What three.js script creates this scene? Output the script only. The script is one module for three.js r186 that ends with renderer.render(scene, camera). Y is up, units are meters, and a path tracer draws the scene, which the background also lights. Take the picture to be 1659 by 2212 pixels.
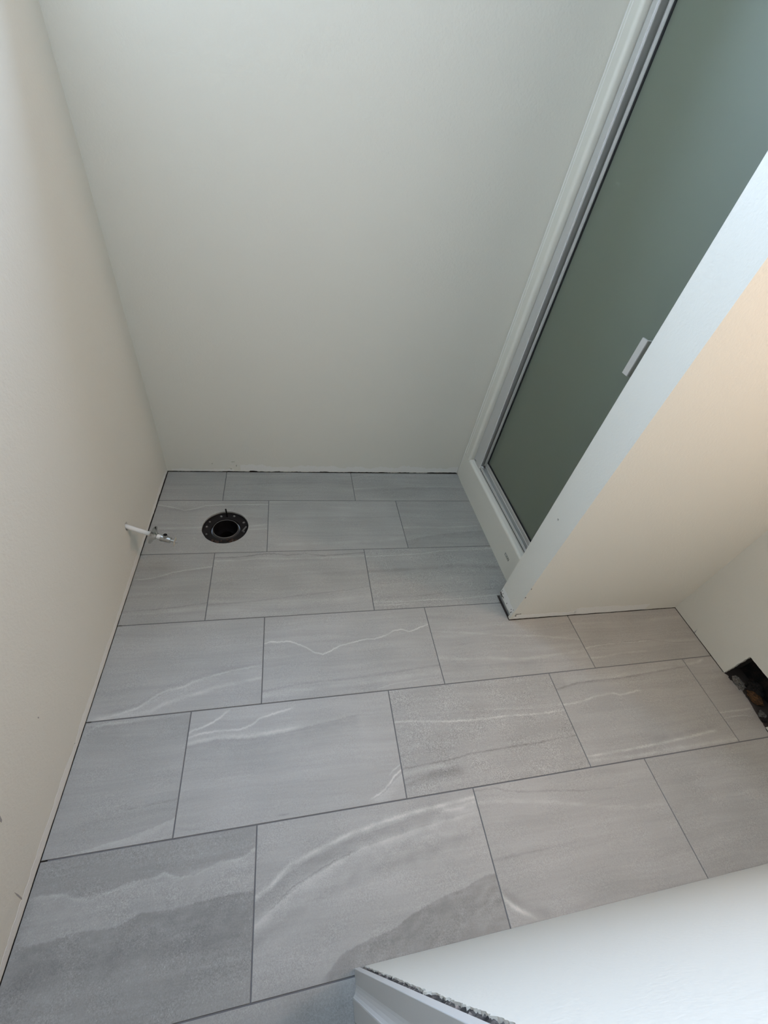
import * as THREE from 'three';
import { mergeGeometries } from 'three/addons/utils/BufferGeometryUtils.js';
import { RoundedBoxGeometry } from 'three/addons/geometries/RoundedBoxGeometry.js';
import { RectAreaLightUniformsLib } from 'three/addons/lights/RectAreaLightUniformsLib.js';
import { createNoise2D, createNoise3D } from 'simplex-noise';

// ---------------------------------------------------------------- camera, light, exposure
const scene = new THREE.Scene();
const camera = new THREE.PerspectiveCamera(102.155, 1659 / 2212, 0.01, 30);
camera.position.set(0.5421, 1.3795, 1.8532);
camera.rotation.order = 'YXZ';
camera.rotation.set(-0.760159, -0.324010, 0.222714);

const renderer = new THREE.WebGLRenderer({ antialias: true });
renderer.shadowMap.enabled = true;
renderer.toneMapping = THREE.LinearToneMapping;
renderer.toneMappingExposure = 0.29;
RectAreaLightUniformsLib.init();
scene.background = new THREE.Color().setRGB(0.62, 0.78, 1.0);

const WINDOW = { x0: 0.03, x1: 0.66, y0: 1.86, y1: 2.44, color: [0.525, 0.69, 1.0], power: 396, glow: 6 };   // frosted window high in the back wall
const LAMP = { x: 2.12, y: 1.98, z: 1.52, color: [1.0, 0.725, 0.62], power: 7.4, glow: 9 };                  // globe lamp on the right wall over the vanity spot

const daylight = new THREE.RectAreaLight(new THREE.Color().setRGB(...WINDOW.color), WINDOW.power, WINDOW.x1 - WINDOW.x0 - 0.08, WINDOW.y1 - WINDOW.y0 - 0.08);
daylight.position.set((WINDOW.x0 + WINDOW.x1) / 2, (WINDOW.y0 + WINDOW.y1) / 2, -0.018);
daylight.lookAt(daylight.position.x, daylight.position.y, 3);
scene.add(daylight);
const lampLight = new THREE.PointLight(new THREE.Color().setRGB(...LAMP.color), LAMP.power, 0, 2);
lampLight.position.set(LAMP.x, LAMP.y, LAMP.z);
lampLight.castShadow = true; lampLight.shadow.radius = 1.6;
scene.add(lampLight);

// ---------------------------------------------------------------- helpers
function rand(seed) { let a = seed >>> 0; return () => { a = (a + 0x6d2b79f5) >>> 0; let t = Math.imul(a ^ (a >>> 15), 1 | a); t = (t + Math.imul(t ^ (t >>> 7), 61 | t)) ^ t; return ((t ^ (t >>> 14)) >>> 0) / 4294967296; }; }
const n2 = createNoise2D(rand(11)), n2b = createNoise2D(rand(12)), n3 = createNoise3D(rand(13));
const sstep = (a, b, x) => { const t = Math.min(1, Math.max(0, (x - a) / (b - a))); return t * t * (3 - 2 * t); };
const V2 = (x, y) => new THREE.Vector2(x, y), V3 = (x, y, z) => new THREE.Vector3(x, y, z);
const used = new Map();
function numbered(name) { const k = used.get(name) || 0; used.set(name, k + 1); return k ? name + '_' + String(k).padStart(3, '0') : name; }
function part(parent, name, geometry, material, label) {
  const m = new THREE.Mesh(geometry, material); m.name = name; m.castShadow = m.receiveShadow = true;
  if (label) m.userData.label = label;
  parent.add(m); return m;
}
function group(name, kind) { const g = new THREE.Group(); g.name = numbered(name); if (kind) g.userData.kind = kind; scene.add(g); return g; }
function thing(name, label, category, pos = [0, 0, 0]) { const g = group(name); g.position.set(...pos); g.userData.label = label; g.userData.category = category; return g; }
function box(x0, x1, y0, y1, z0, z1) { const g = new THREE.BoxGeometry(x1 - x0, y1 - y0, z1 - z0); g.translate((x0 + x1) / 2, (y0 + y1) / 2, (z0 + z1) / 2); return g; }
function rbox(x0, x1, y0, y1, z0, z1, r, seg = 2) { const g = new RoundedBoxGeometry(x1 - x0, y1 - y0, z1 - z0, seg, r); g.translate((x0 + x1) / 2, (y0 + y1) / 2, (z0 + z1) / 2); return g; }
function rod(a, b, r0, r1 = r0, seg = 20) {
  const d = V3().subVectors(b, a), g = new THREE.CylinderGeometry(r1, r0, d.length(), seg);
  g.applyQuaternion(new THREE.Quaternion().setFromUnitVectors(V3(0, 1, 0), d.clone().normalize()));
  g.translate((a.x + b.x) / 2, (a.y + b.y) / 2, (a.z + b.z) / 2); return g;
}
function shapeOf(pts) { return new THREE.Shape(pts.map(p => V2(p[0], p[1]))); }
function holeOf(pts) { return new THREE.Path(pts.map(p => V2(p[0], p[1]))); }
// profile in (x, z) raised along y, shifted by lean (metres of z per metre of y)
function upright(profile, y0, y1, lean = 0, from = -9) {
  const g = new THREE.ExtrudeGeometry(shapeOf(profile.map(p => [p[0], -p[1]])), { depth: y1 - y0, bevelEnabled: false });
  g.rotateX(-Math.PI / 2); g.translate(0, y0, 0);
  if (lean) { const p = g.attributes.position; for (let i = 0; i < p.count; i++) if (p.getZ(i) > from) p.setZ(i, p.getZ(i) + lean * p.getY(i)); g.computeVertexNormals(); }
  return g;
}
// profile in (x, y) drawn out along z, shifted sideways by skew (metres of x per metre of z)
function rail(profile, z0, z1, skew = 0) {
  const g = new THREE.ExtrudeGeometry(shapeOf(profile), { depth: z1 - z0, bevelEnabled: false });
  g.translate(0, 0, z0);
  if (skew) { const p = g.attributes.position; for (let i = 0; i < p.count; i++) p.setX(i, p.getX(i) + skew * (p.getZ(i) - 0.9)); g.computeVertexNormals(); }
  return g;
}
function blob(cx, cy, cz, sx, sy, sz, rough, seed, detail = 3) {
  const g = new THREE.IcosahedronGeometry(1, detail), p = g.attributes.position, v = V3();
  for (let i = 0; i < p.count; i++) {
    v.fromBufferAttribute(p, i);
    const k = 1 + rough * (n3(v.x * 1.3 + seed * 7.1, v.y * 1.3, v.z * 1.3) + 0.5 * n3(v.x * 3.1, v.y * 3.1 + seed, v.z * 3.1));
    p.setXYZ(i, cx + v.x * k * sx, cy + v.y * k * sy, cz + v.z * k * sz);
  }
  g.computeVertexNormals(); return g;
}
function dataTexture(w, h, pixel, color = true) {
  const d = new Uint8Array(w * h * 4), c = [0, 0, 0];
  for (let j = 0; j < h; j++) for (let i = 0; i < w; i++) { pixel(i, j, c); const o = (j * w + i) * 4; d[o] = Math.max(0, Math.min(255, c[0])); d[o + 1] = Math.max(0, Math.min(255, c[1])); d[o + 2] = Math.max(0, Math.min(255, c[2])); d[o + 3] = 255; }
  const t = new THREE.DataTexture(d, w, h, THREE.RGBAFormat); t.magFilter = THREE.LinearFilter; t.minFilter = THREE.LinearMipmapLinearFilter; t.generateMipmaps = true;
  t.wrapS = t.wrapT = THREE.RepeatWrapping; if (color) t.colorSpace = THREE.SRGBColorSpace; t.needsUpdate = true; return t;
}
const periodic = (f, x, y, s, per) => { // tileable noise: x, y in 0..1
  const a = 2 * Math.PI * x, b = 2 * Math.PI * y, r = per / (2 * Math.PI);
  return f(Math.cos(a) * r + s, Math.sin(a) * r + Math.cos(b) * r * 1.37, Math.sin(b) * r);
};

// ---------------------------------------------------------------- materials
const rollerBump = (() => {             // orange peel left by a paint roller: random dots, blurred with wrap-around at two sizes
  const N = 512, r = rand(21), base = new Float32Array(N * N).map(() => r() - 0.5);
  const blur = (src, k) => { let a = src; for (const [dx, dy] of [[1, 0], [0, 1], [1, 0], [0, 1]]) { const o = new Float32Array(N * N); for (let y = 0; y < N; y++) for (let x = 0; x < N; x++) { let t = 0; for (let q = -k; q <= k; q++) t += a[((y + q * dy + N) % N) * N + (x + q * dx + N) % N]; o[y * N + x] = t / (2 * k + 1); } a = o; } return a; };
  const f1 = blur(base, 2), f2 = blur(base, 6);
  return dataTexture(N, N, (i, j, c) => { const k = j * N + i; c[0] = c[1] = c[2] = 128 + 520 * f1[k] + 1500 * f2[k]; }, false);
})();
rollerBump.repeat.set(4, 4);           // one tile of roller texture is 25 cm
const M = {};
const std = (name, rgb, rough, extra = {}) => (M[name] = new THREE.MeshStandardMaterial({ color: new THREE.Color().setRGB(...rgb), roughness: rough, ...extra }));
std('paint', [0.69, 0.668, 0.575], 0.52, { bumpMap: rollerBump, bumpScale: 0.00035 });
std('primer', [0.75, 0.735, 0.675], 0.75, { bumpMap: rollerBump, bumpScale: 0.0006 });
std('ceiling', [0.58, 0.58, 0.56], 0.9);
std('framing', [0.055, 0.042, 0.033], 0.95);
std('trimPaint', [0.60, 0.595, 0.555], 0.32);
std('acrylic', [0.70, 0.68, 0.585], 0.25);
std('aluminium', [0.66, 0.65, 0.60], 0.42, { metalness: 0.45 });
std('satin', [0.56, 0.555, 0.52], 0.45, { metalness: 0.3 });
std('gasket', [0.006, 0.006, 0.006], 0.7);
std('clear', [0.62, 0.63, 0.6], 0.25);
std('chrome', [0.62, 0.62, 0.60], 0.16, { metalness: 1 });
std('chromeDull', [0.42, 0.42, 0.40], 0.3, { metalness: 0.9 });
std('plastic', [0.76, 0.75, 0.70], 0.4);
M.blackPlastic = new THREE.MeshPhysicalMaterial({ color: new THREE.Color().setRGB(0.011, 0.009, 0.008), roughness: 0.7, specularIntensity: 0.35 });
std('rust', [0.045, 0.022, 0.012], 0.9);
std('chip', [0.075, 0.064, 0.055], 0.95);
std('brightEdge', [0.88, 0.88, 0.88], 0.2, { metalness: 0.6 });
M.dark = new THREE.MeshPhysicalMaterial({ color: new THREE.Color().setRGB(0.006, 0.005, 0.005), roughness: 0.9, specularIntensity: 0.15 });
std('scuff', [0.33, 0.31, 0.29], 0.8);
std('bead', [0.30, 0.30, 0.29], 0.5, { metalness: 0.4 });
std('wornMetal', [0.10, 0.095, 0.085], 0.5, { metalness: 0.3 });
M.glass = new THREE.MeshPhysicalMaterial({ color: new THREE.Color().setRGB(0.50, 0.55, 0.435), roughness: 0.64, transmission: 0.80, thickness: 0, ior: 1.5 });
const woodTex = dataTexture(256, 512, (i, j, c) => { const g = n2(i * 0.06 + 2 * n2b(i * 0.01, j * 0.006), j * 0.008), f = n2b(i * 0.5, j * 0.03); const k = 0.75 + 0.3 * g + 0.12 * f; c[0] = 104 * k; c[1] = 68 * k; c[2] = 30 * k; });
M.oldWood = new THREE.MeshStandardMaterial({ map: woodTex, roughness: 0.9, bumpMap: woodTex, bumpScale: 0.001 });
const mortarTex = dataTexture(256, 256, (i, j, c) => { const k = 0.8 + 0.25 * n2(i * 0.05, j * 0.05) + 0.2 * n2b(i * 0.3, j * 0.3); c[0] = 118 * k; c[1] = 114 * k; c[2] = 106 * k; });
M.mortar = new THREE.MeshStandardMaterial({ map: mortarTex, roughness: 1, bumpMap: mortarTex, bumpScale: 0.002 });
const darkMottleTex = dataTexture(256, 256, (i, j, c) => { const k = Math.max(0, 0.35 + 0.5 * n2(i * 0.04, j * 0.03 + 40) + 0.3 * n2b(i * 0.2, j * 0.15)); c[0] = 10 + 40 * k; c[1] = 8 + 32 * k; c[2] = 7 + 24 * k; });  // mottled near-black brown
M.darkMottle = new THREE.MeshStandardMaterial({ map: darkMottleTex, roughness: 0.95 });

// ---------------------------------------------------------------- the setting: walls
// a wall frame: local x runs from p0 to p1 along the wall, y up, z out of its visible face
function wall(name, p0, p1, lean = 0) {
  const g = group(name, 'structure');
  g.rotation.order = 'YXZ';
  g.position.set(p0[0], 0, p0[1]);
  g.rotation.set(lean, Math.atan2(-(p1[1] - p0[1]), p1[0] - p0[0]), 0);
  g.userData.kind = 'structure';
  return g;
}
const lenOf = (p0, p1) => Math.hypot(p1[0] - p0[0], p1[1] - p0[1]);
function ragged(s0, s1, step, seed, mean, amp) {
  const pts = [], n = Math.max(2, Math.round((s1 - s0) / step));
  for (let i = 0; i <= n; i++) { const s = s0 + (s1 - s0) * i / n; pts.push([s, Math.max(0.0012, mean + amp * n2(s * 9 + seed, seed * 3.3) + amp * 0.7 * n2b(s * 60, seed))]); }
  return pts;
}
function ring(cx, cy, rx, ry, n, seed, rough = 0.25) {
  const pts = []; for (let i = 0; i < n; i++) { const a = -2 * Math.PI * i / n, k = 1 + rough * n2(Math.cos(a) * 1.7 + seed, Math.sin(a) * 1.7 + seed * 2); pts.push([cx + rx * k * Math.cos(a), cy + ry * k * Math.sin(a)]); } return pts;
}
function board(outline, holes, depth, back) {
  const s = shapeOf(outline); for (const h of holes) s.holes.push(holeOf(h));
  const g = new THREE.ExtrudeGeometry(s, { depth, bevelEnabled: false }); g.translate(0, 0, back); return g;
}
const H = 2.52, DW = 0.0127;
// a strip of bare primer and compound left where a skirting was taken off, a fraction of a millimetre proud of the paint
function bareStrip(parent, s0, s1, yLow, top, amp, seed, z = 0.0006) {
  const lo = ragged(s0, s1, 0.012, seed, yLow, 0.0015), hi = [];
  const n = Math.round((s1 - s0) / 0.006);
  for (let i = n; i >= 0; i--) { const s = s0 + (s1 - s0) * i / n; hi.push([s, Math.max(yLow + 0.004, top + amp * n2(s * 6, seed * 5) + amp * 0.5 * n2b(s * 28, seed + 4) + amp * 0.22 * n2(s * 110, seed))]); }
  return part(parent, 'bare_strip', board([...lo, ...hi], [], 0.0008, z - 0.0008 - 0.0003), M.primer, 'bare unpainted strip left by a removed skirting');
}
function mark(parent, pts, z = 0.0004) { return part(parent, 'scuff_mark', board(pts, [], 0.0005, z - 0.0004), M.scuff, 'small grey scuff'); }
function chip(parent, pts, z = 0.0005) { return part(parent, 'chip', board(pts, [], 0.0007, z - 0.0005), M.chip, 'small dark chip where the paint broke off'); }

// left wall
{
  const p0 = [-0.0463, 3.2], p1 = [-0.0026, 0.180], L = lenOf(p0, p1), w = wall('wall_left', p0, p1, -0.011);
  const S = z => 3.2 - z;
  const bottom = [];
  for (const q of ragged(0, L, 0.012, 3, 0.0045, 0.0022)) bottom.push([q[0], q[0] > S(0.71) ? q[1] : Math.min(0.003, q[1] * 0.4)]);
  const pipeHole = ring(S(0.722), 0.180, 0.0125, 0.0165, 14, 4, 0.25);
  const chips = [ring(S(0.792), 0.020, 0.0022, 0.006, 7, 3), ring(S(1.385), 0.022, 0.0018, 0.004, 7, 5)];
  part(w, 'drywall', board([...bottom, [L, H], [0, H]], [pipeHole, ...chips], DW, -DW), M.paint);
  part(w, 'framing', board([[0, 0.0], [L + 0.1, 0.0], [L + 0.1, H], [0, H]], [ring(S(0.722), 0.178, 0.02, 0.02, 12, 2, 0.05)], 0.09, -DW - 0.0905), M.framing);
  part(w, 'backing', box(0, L + 0.1, 0, H, -DW - 0.11, -DW - 0.091), M.dark);
  bareStrip(w, S(2.02), S(0.215), 0.006, 0.026, 0.006, 6);
  mark(w, [[S(1.592), 0.226], [S(1.588), 0.228], [S(1.5835), 0.240], [S(1.580), 0.252], [S(1.585), 0.247], [S(1.590), 0.236]]);
  mark(w, ring(S(1.395), 0.245, 0.0015, 0.003, 7, 2));
  mark(w, [[S(1.70), 0.028], [S(1.697), 0.03], [S(1.692), 0.055], [S(1.690), 0.072], [S(1.694), 0.058]]);
}
// back wall with the window opening
{
  const p0 = [-0.0035, 0.198], p1 = [2.36, 0.1619], L = lenOf(p0, p1), w = wall('wall_back', p0, p1);
  const bottom = ragged(0, L, 0.008, 21, 0.0030, 0.0026).map(([s, y]) => [s, s < 0.27 ? Math.min(y, 0.003) : s > 0.37 && s < 0.405 ? y + 0.009 : s > 1.30 && s < 1.47 ? y + 0.0035 : y]);
  const o = 0.0035, op = [[WINDOW.x0 + o, WINDOW.y0], [WINDOW.x0 + o, WINDOW.y1], [WINDOW.x1 + o, WINDOW.y1], [WINDOW.x1 + o, WINDOW.y0]];
  const holes = [op, ring(0.203, 0.0497, 0.0028, 0.0028, 8, 1, 0.1), ring(0.312, 0.0365, 0.0016, 0.006, 7, 2), ring(0.298, 0.0615, 0.008, 0.0013, 8, 3, 0.4), ring(0.286, 0.018, 0.004, 0.0028, 7, 4, 0.5), ring(0.280, 0.0245, 0.0035, 0.001, 7, 6, 0.5)];
  part(w, 'drywall', board([[-0.06, 0.003], ...bottom, [L, H], [-0.06, H]], holes, DW, -DW), M.paint);
  part(w, 'framing', board([[-0.1, 0], [L, 0], [L, H], [-0.1, H]], [op], 0.09, -DW - 0.0905), M.framing);
  part(w, 'added_outer_leaf', board([[-0.1, 0], [L, 0], [L, H], [-0.1, H]], [op], 0.16, -DW - 0.2510), M.framing);  // unseen thickness added so the window sits deeper and its sill cuts daylight
  bareStrip(w, 0.33, 1.475, 0.007, 0.036, 0.013, 31);
  bareStrip(w, 0.02, 0.30, 0.006, 0.014, 0.005, 32);
}
// the window, above the picture
{
  const w = group('window_1', 'structure'), { x0, x1, y0, y1 } = WINDOW, z0 = -0.07, z1 = 0.197;
  for (const [a, b, c, d] of [[x0 - 0.008, x0, y0, y1], [x1, x1 + 0.008, y0, y1], [x0 - 0.008, x1 + 0.008, y0 - 0.008, y0], [x0 - 0.008, x1 + 0.008, y1, y1 + 0.008]]) part(w, 'deepened_reveal', box(a, b, c, d, z0, z1 - (a > 0.5 ? 0.012 : 0.004)), M.paint);  // made deep so the sill keeps daylight off the floor near this wall
  for (const [a, b, c, d] of [[x0, x0 + 0.035, y0, y1], [x1 - 0.035, x1, y0, y1], [x0, x1, y0, y0 + 0.035], [x0, x1, y1 - 0.035, y1]]) part(w, 'window_frame', rbox(a, b, c, d, z0, 0.000, 0.004), M.trimPaint);
  part(w, 'pane', box(x0 + 0.03, x1 - 0.03, y0 + 0.03, y1 - 0.03, -0.040, -0.034), new THREE.MeshStandardMaterial({ color: 0x8899aa, roughness: 0.5, emissive: new THREE.Color().setRGB(...WINDOW.color), emissiveIntensity: WINDOW.glow }), 'frosted pane lit by daylight');
}
// right wall with the plumbing cut-out at the floor
const NOTCH = { z0: 1.3965, z1: 1.604, h: 0.1368 };
{
  const p0 = [2.2468, 0.160], p1 = [2.2490, 3.2], L = lenOf(p0, p1), w = wall('wall_right', p0, p1), S = z => z - 0.160;
  const a = ragged(0, S(NOTCH.z0), 0.012, 41, 0.0014, 0.0004), b = ragged(S(NOTCH.z1), L, 0.012, 43, 0.0014, 0.0004);
  const notchUp = [], notchTop = [], notchDown = [];
  for (let i = 0; i <= 18; i++) { const t = i / 18; notchUp.push([S(NOTCH.z0) + 0.0013 * n2(t * 9, 5), 0.002 + t * (NOTCH.h - 0.002)]); notchDown.push([S(NOTCH.z1) + 0.002 * n2(t * 9, 8), NOTCH.h - t * (NOTCH.h - 0.002)]); }
  for (let i = 1; i < 24; i++) { const t = i / 24; notchTop.push([S(NOTCH.z0) + t * (NOTCH.z1 - NOTCH.z0), NOTCH.h + 0.001 * n2(t * 12, 3)]); }
  part(w, 'drywall', board([...a, ...notchUp, ...notchTop, ...notchDown, ...b, [L, H], [0, H]], [], DW, -DW), M.paint);
  part(w, 'framing', board([[0, 0], [S(NOTCH.z0) - 0.012, 0], [S(NOTCH.z0) - 0.012, NOTCH.h + 0.03], [S(NOTCH.z1) + 0.02, NOTCH.h + 0.03], [S(NOTCH.z1) + 0.02, 0], [L, 0], [L, H], [0, H]], [], 0.09, -DW - 0.0905), M.framing);
  part(w, 'backing', box(S(1.3), S(1.8), -0.05, 0.3, -DW - 0.13, -DW - 0.091), M.darkMottle, 'mottled dark back of the wall cavity');
  // what lies in the cavity (local x = z - 0.16, local z = 2.247 - x)
  part(w, 'wood_plate', blob(S(1.502), 0.004, -0.052, 0.030, 0.016, 0.022, 0.22, 9, 4), M.oldWood, 'old orange brown timber plate');
  part(w, 'mortar_lump', blob(S(1.441), 0.004, -0.026, 0.026, 0.016, 0.017, 0.45, 1), M.mortar, 'crumbled grey mortar');
  part(w, 'mortar_lump', blob(S(1.476), 0.016, -0.066, 0.026, 0.020, 0.02, 0.5, 2), M.darkMottle);
  part(w, 'mortar_lump', blob(S(1.562), 0.000, -0.030, 0.013, 0.010, 0.011, 0.5, 3), M.mortar, 'crumbled grey mortar');
  part(w, 'mortar_lump', blob(S(1.578), 0.001, -0.020, 0.008, 0.006, 0.007, 0.5, 4), M.darkMottle);
  part(w, 'mortar_lump', blob(S(1.42), -0.002, -0.012, 0.011, 0.008, 0.009, 0.5, 5), M.darkMottle);
  part(w, 'wood_stud', box(S(1.600), S(1.640), -0.02, 0.17, -0.10, -0.02), M.oldWood);
  mark(w, [[S(1.2235), 0.003], [S(1.219), 0.003], [S(1.2185), 0.02], [S(1.2165), 0.027], [S(1.2205), 0.014]]);
}
// partition between the shower and the vanity side: front face, end face and a core
{
  const w = wall('wall_partition', [1.4180, 1.0958], [2.247, 1.0945], 0.0078), L = 0.84;
  const low = ragged(0.0004, L, 0.008, 51, 0.0024, 0.0013).map(([s, y]) => [s, s > 0.30 && s < 0.335 ? y + 0.002 : y]);
  part(w, 'drywall', board([...low, [L, H], [0.0004, H]], [], DW, -DW + 0.0003), M.paint);
  bareStrip(w, 0.014, 0.30, 0.005, 0.026, 0.006, 52, 0.0010);
  bareStrip(w, 0.29, 0.66, 0.005, 0.050, 0.007, 53, 0.0010);
  for (const q of [ring(0.020, 0.040, 0.009, 0.0016, 9, 3, 0.4), ring(0.018, 0.028, 0.0034, 0.0036, 8, 5), ring(0.034, 0.041, 0.0035, 0.0014, 7, 8), ring(0.0030, 0.160, 0.0018, 0.0045, 8, 2, 0.4), ring(0.0026, 0.216, 0.0012, 0.004, 8, 4, 0.4)]) chip(w, q, 0.0013);
  const e = wall('wall_partition_end', [1.4125, 0.9836], [1.4180, 1.0958]), E = lenOf([1.4125, 0.9836], [1.4180, 1.0958]);
  const lo = ragged(0, E, 0.004, 61, 0.024, 0.003), up = 1.0;
  const holes = [ring(0.046, 0.514, 0.004, 0.0045, 8, 2, 0.3), ring(0.006, 0.048, 0.0014, 0.003, 7, 1), ring(0.011, 0.034, 0.0026, 0.0022, 7, 2, 0.5), ring(0.004, 0.035, 0.0022, 0.0045, 7, 3, 0.5), ring(0.017, 0.043, 0.0018, 0.0025, 7, 4),
    ring(0.094, 0.046, 0.0018, 0.003, 7, 5), ring(0.104, 0.058, 0.0016, 0.0024, 7, 6), ring(0.102, 0.040, 0.0014, 0.0045, 7, 7)];
  part(e, 'drywall', board([...lo, [E + 0.0078 * H, H], [-0.0072 * H, H]], holes.slice(0, 1), DW, -DW), M.paint);
  part(e, 'corner_bead', box(0.004, E - 0.014, 0.004, 0.026, -0.009, -0.004), M.bead, 'exposed grey edge strip under the plaster');
  bareStrip(e, 0.002, E - 0.006, 0.027, 0.064, 0.010, 63);
  for (const q of holes.slice(1)) chip(e, q, 0.0009);
  for (const q of [ring(0.012, 0.030, 0.010, 0.0045, 10, 11, 0.5), ring(0.028, 0.033, 0.005, 0.0022, 8, 12, 0.5), ring(0.060, 0.038, 0.0016, 0.005, 8, 13, 0.4), ring(0.098, 0.032, 0.0035, 0.0018, 8, 14, 0.5)]) chip(e, q, 0.0009);
  part(e, 'framing', box(0.004, E - DW - 0.002, 0, H, -0.70, -DW - 0.0005), M.framing);
  part(e, 'backing', board([[0, 0], [E - DW - 0.004, 0], [E - DW - 0.004, H], [0, H]], [], 0.12, -0.83), M.framing);
}
// wall beside the doorway, right behind the camera, its drywall torn along the doorway
{
  const p0 = [2.262, 1.9378], p1 = [0.7095, 1.9296], L = lenOf(p0, p1), w = wall('wall_doorway', p0, p1);
  const edge = [];
  for (let i = 0; i <= 420; i++) { const y = 0.004 + 2.05 * i / 420; edge.push([L + 0.0022 * n2(y * 30, 3) + 0.0016 * n2b(y * 130, 7) + 0.0010 * n2(y * 420, 17) + (Math.abs(y - 0.62) < 0.006 ? 0.006 : 0) - (y < 0.06 ? 0.0 : 0.0012), y]); }
  const low = ragged(0.02, L - 0.01, 0.01, 71, 0.0026, 0.001);
  part(w, 'drywall', board([...low, ...edge, [L, H], [0.02, H]], [], DW, -DW), M.paint);
  part(w, 'framing', box(0.02, L - 0.004, 0, H, -0.10, -DW - 0.0005), M.framing);
  part(w, 'drywall_far', box(0.02, L - 0.004, 0, H, -0.115, -0.1005), M.paint);
  // torn gypsum and paper in the slot between the drywall and the jamb
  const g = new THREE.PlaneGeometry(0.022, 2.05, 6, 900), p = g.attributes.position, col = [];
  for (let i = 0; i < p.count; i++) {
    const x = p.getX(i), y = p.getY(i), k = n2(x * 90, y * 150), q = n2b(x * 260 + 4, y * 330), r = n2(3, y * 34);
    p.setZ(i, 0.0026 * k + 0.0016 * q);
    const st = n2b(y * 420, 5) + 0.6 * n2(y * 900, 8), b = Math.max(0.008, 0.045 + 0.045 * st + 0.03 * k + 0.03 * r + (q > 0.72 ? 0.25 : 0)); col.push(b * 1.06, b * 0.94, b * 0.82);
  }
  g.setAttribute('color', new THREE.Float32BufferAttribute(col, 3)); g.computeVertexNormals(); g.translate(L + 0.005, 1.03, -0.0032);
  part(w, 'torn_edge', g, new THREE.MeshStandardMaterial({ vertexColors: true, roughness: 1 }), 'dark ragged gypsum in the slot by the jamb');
  part(w, 'lintel', box(L - 0.002, L + 0.80, 2.06, H, -0.115, 0), M.paint);
}
// door jamb with a coved stop
{
  const t = group('door_1', 'structure');
  part(t, 'jamb', rbox(0.687, 0.6995, 0.001, 2.055, 1.9293, 2.052, 0.0012), M.trimPaint, 'white painted door jamb');
  const prof = [[0.6872, 1.952], [0.6864, 1.957], [0.6850, 1.962], [0.6828, 1.9665], [0.6800, 1.9695], [0.6785, 1.9702], [0.6780, 1.9720], [0.6780, 2.004], [0.6872, 2.008]];
  part(t, 'stop', upright(prof.reverse(), 0.010, 2.04), M.trimPaint, 'moulded door stop');
  part(t, 'jamb', box(-0.025, 0.6995, 2.055, 2.07, 1.93, 2.052), M.trimPaint);
}
// the passage behind the doorway, ceiling and ground
{
  part(group('ceiling', 'structure'), 'ceiling_board', box(-0.2, 2.5, H, H + 0.06, -0.1, 3.4), M.ceiling);
  const w = group('wall_passage', 'structure');
  part(w, 'drywall', box(-0.15, 2.4, 0, H, 3.2, 3.3), M.paint);
}
// ---------------------------------------------------------------- the floor: every porcelain tile its own piece
const GAP = 0.0030, TL = 0.6126, TW = 0.30858, Z1 = 0.3987;
const rowZ = r => Z1 + (r - 1) * TW;                 // far edge of row r + 1 (rows count from the back wall)
const jointX = r => (r % 2 ? 0.2612 : 0.4644);
const FLANGE = { x: 0.2886, z: 0.5632, r: 0.0938 };
const veins = {};
// one mark in the stone print: tile (row, number), kind (L pale line, D dark line, E a tone that starts at the line), width in mm, strength, x z x z ... in mm on the floor
function vein(row, i, kind, width, strength, path) { (veins[row + '_' + i] ||= []).push({ kind, width, strength, path }); }
vein(1, 1, 'D', 9, 0.05, [291, 293, 504, 272, 730, 265, 870, 277]);
vein(1, 1, 'L', 5, 0.05, [262, 222, 415, 222, 686, 208, 865, 207]);
vein(1, 2, 'L', 4, 0.09, [888, 222, 977, 203, 1104, 201, 1464, 195]);
vein(1, 2, 'L', 5, 0.07, [885, 312, 1012, 296, 1213, 289, 1476, 289]);
vein(1, 2, 'E', 40, -0.07, [889, 319, 1083, 309, 1174, 295, 1222, 304, 1342, 293, 1480, 300]);
vein(2, 0, 'L', 4, 0.14, [0, 428, 64, 443, 110, 461, 150, 452, 195, 432, 262, 426, 382, 426, 459, 423]);
vein(2, 0, 'E', 18, -0.04, [1, 431, 65, 449, 110, 466, 150, 458, 195, 438, 263, 432, 460, 429]);
vein(2, 0, 'L', 8, 0.07, [-2, 571, 183, 564, 389, 562, 459, 552]);
vein(2, 0, 'L', 5, 0.07, [-4, 589, 187, 591, 315, 585, 462, 577]);
vein(2, 1, 'L', 16, 0.05, [489, 669, 784, 667, 1063, 649]);
vein(2, 1, 'D', 14, 0.03, [486, 516, 799, 513, 1073, 510]);
vein(2, 2, 'L', 9, 0.06, [1081, 583, 1146, 578, 1285, 587, 1484, 572]);
vein(2, 2, 'L', 4, 0.07, [1229, 482, 1245, 505, 1255, 531, 1258, 553]);
vein(2, 2, 'E', 80, -0.09, [1082, 664, 1142, 646, 1214, 633, 1274, 623, 1396, 613, 1487, 606]);
vein(3, 0, 'L', 4, 0.13, [-13, 826, 18, 825, 48, 822, 78, 814, 116, 799, 171, 788, 258, 776]);
vein(3, 0, 'E', 30, -0.06, [-39, 827, 18, 828, 49, 826, 79, 819, 116, 803, 172, 793, 259, 781]);
vein(3, 0, 'D', 4, 0.1, [-26, 961, 98, 958, 165, 953, 233, 946, 261, 942]);
vein(3, 0, 'L', 12, 0.05, [-22, 976, 101, 973, 167, 969, 260, 959]);
vein(3, 1, 'D', 5, 0.16, [262, 732, 309, 733, 354, 732, 407, 726, 434, 720, 489, 719, 546, 729, 622, 724, 698, 737, 869, 727]);
vein(3, 1, 'L', 7, 0.08, [264, 747, 355, 750, 435, 741, 545, 748, 698, 749, 869, 743]);
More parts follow.
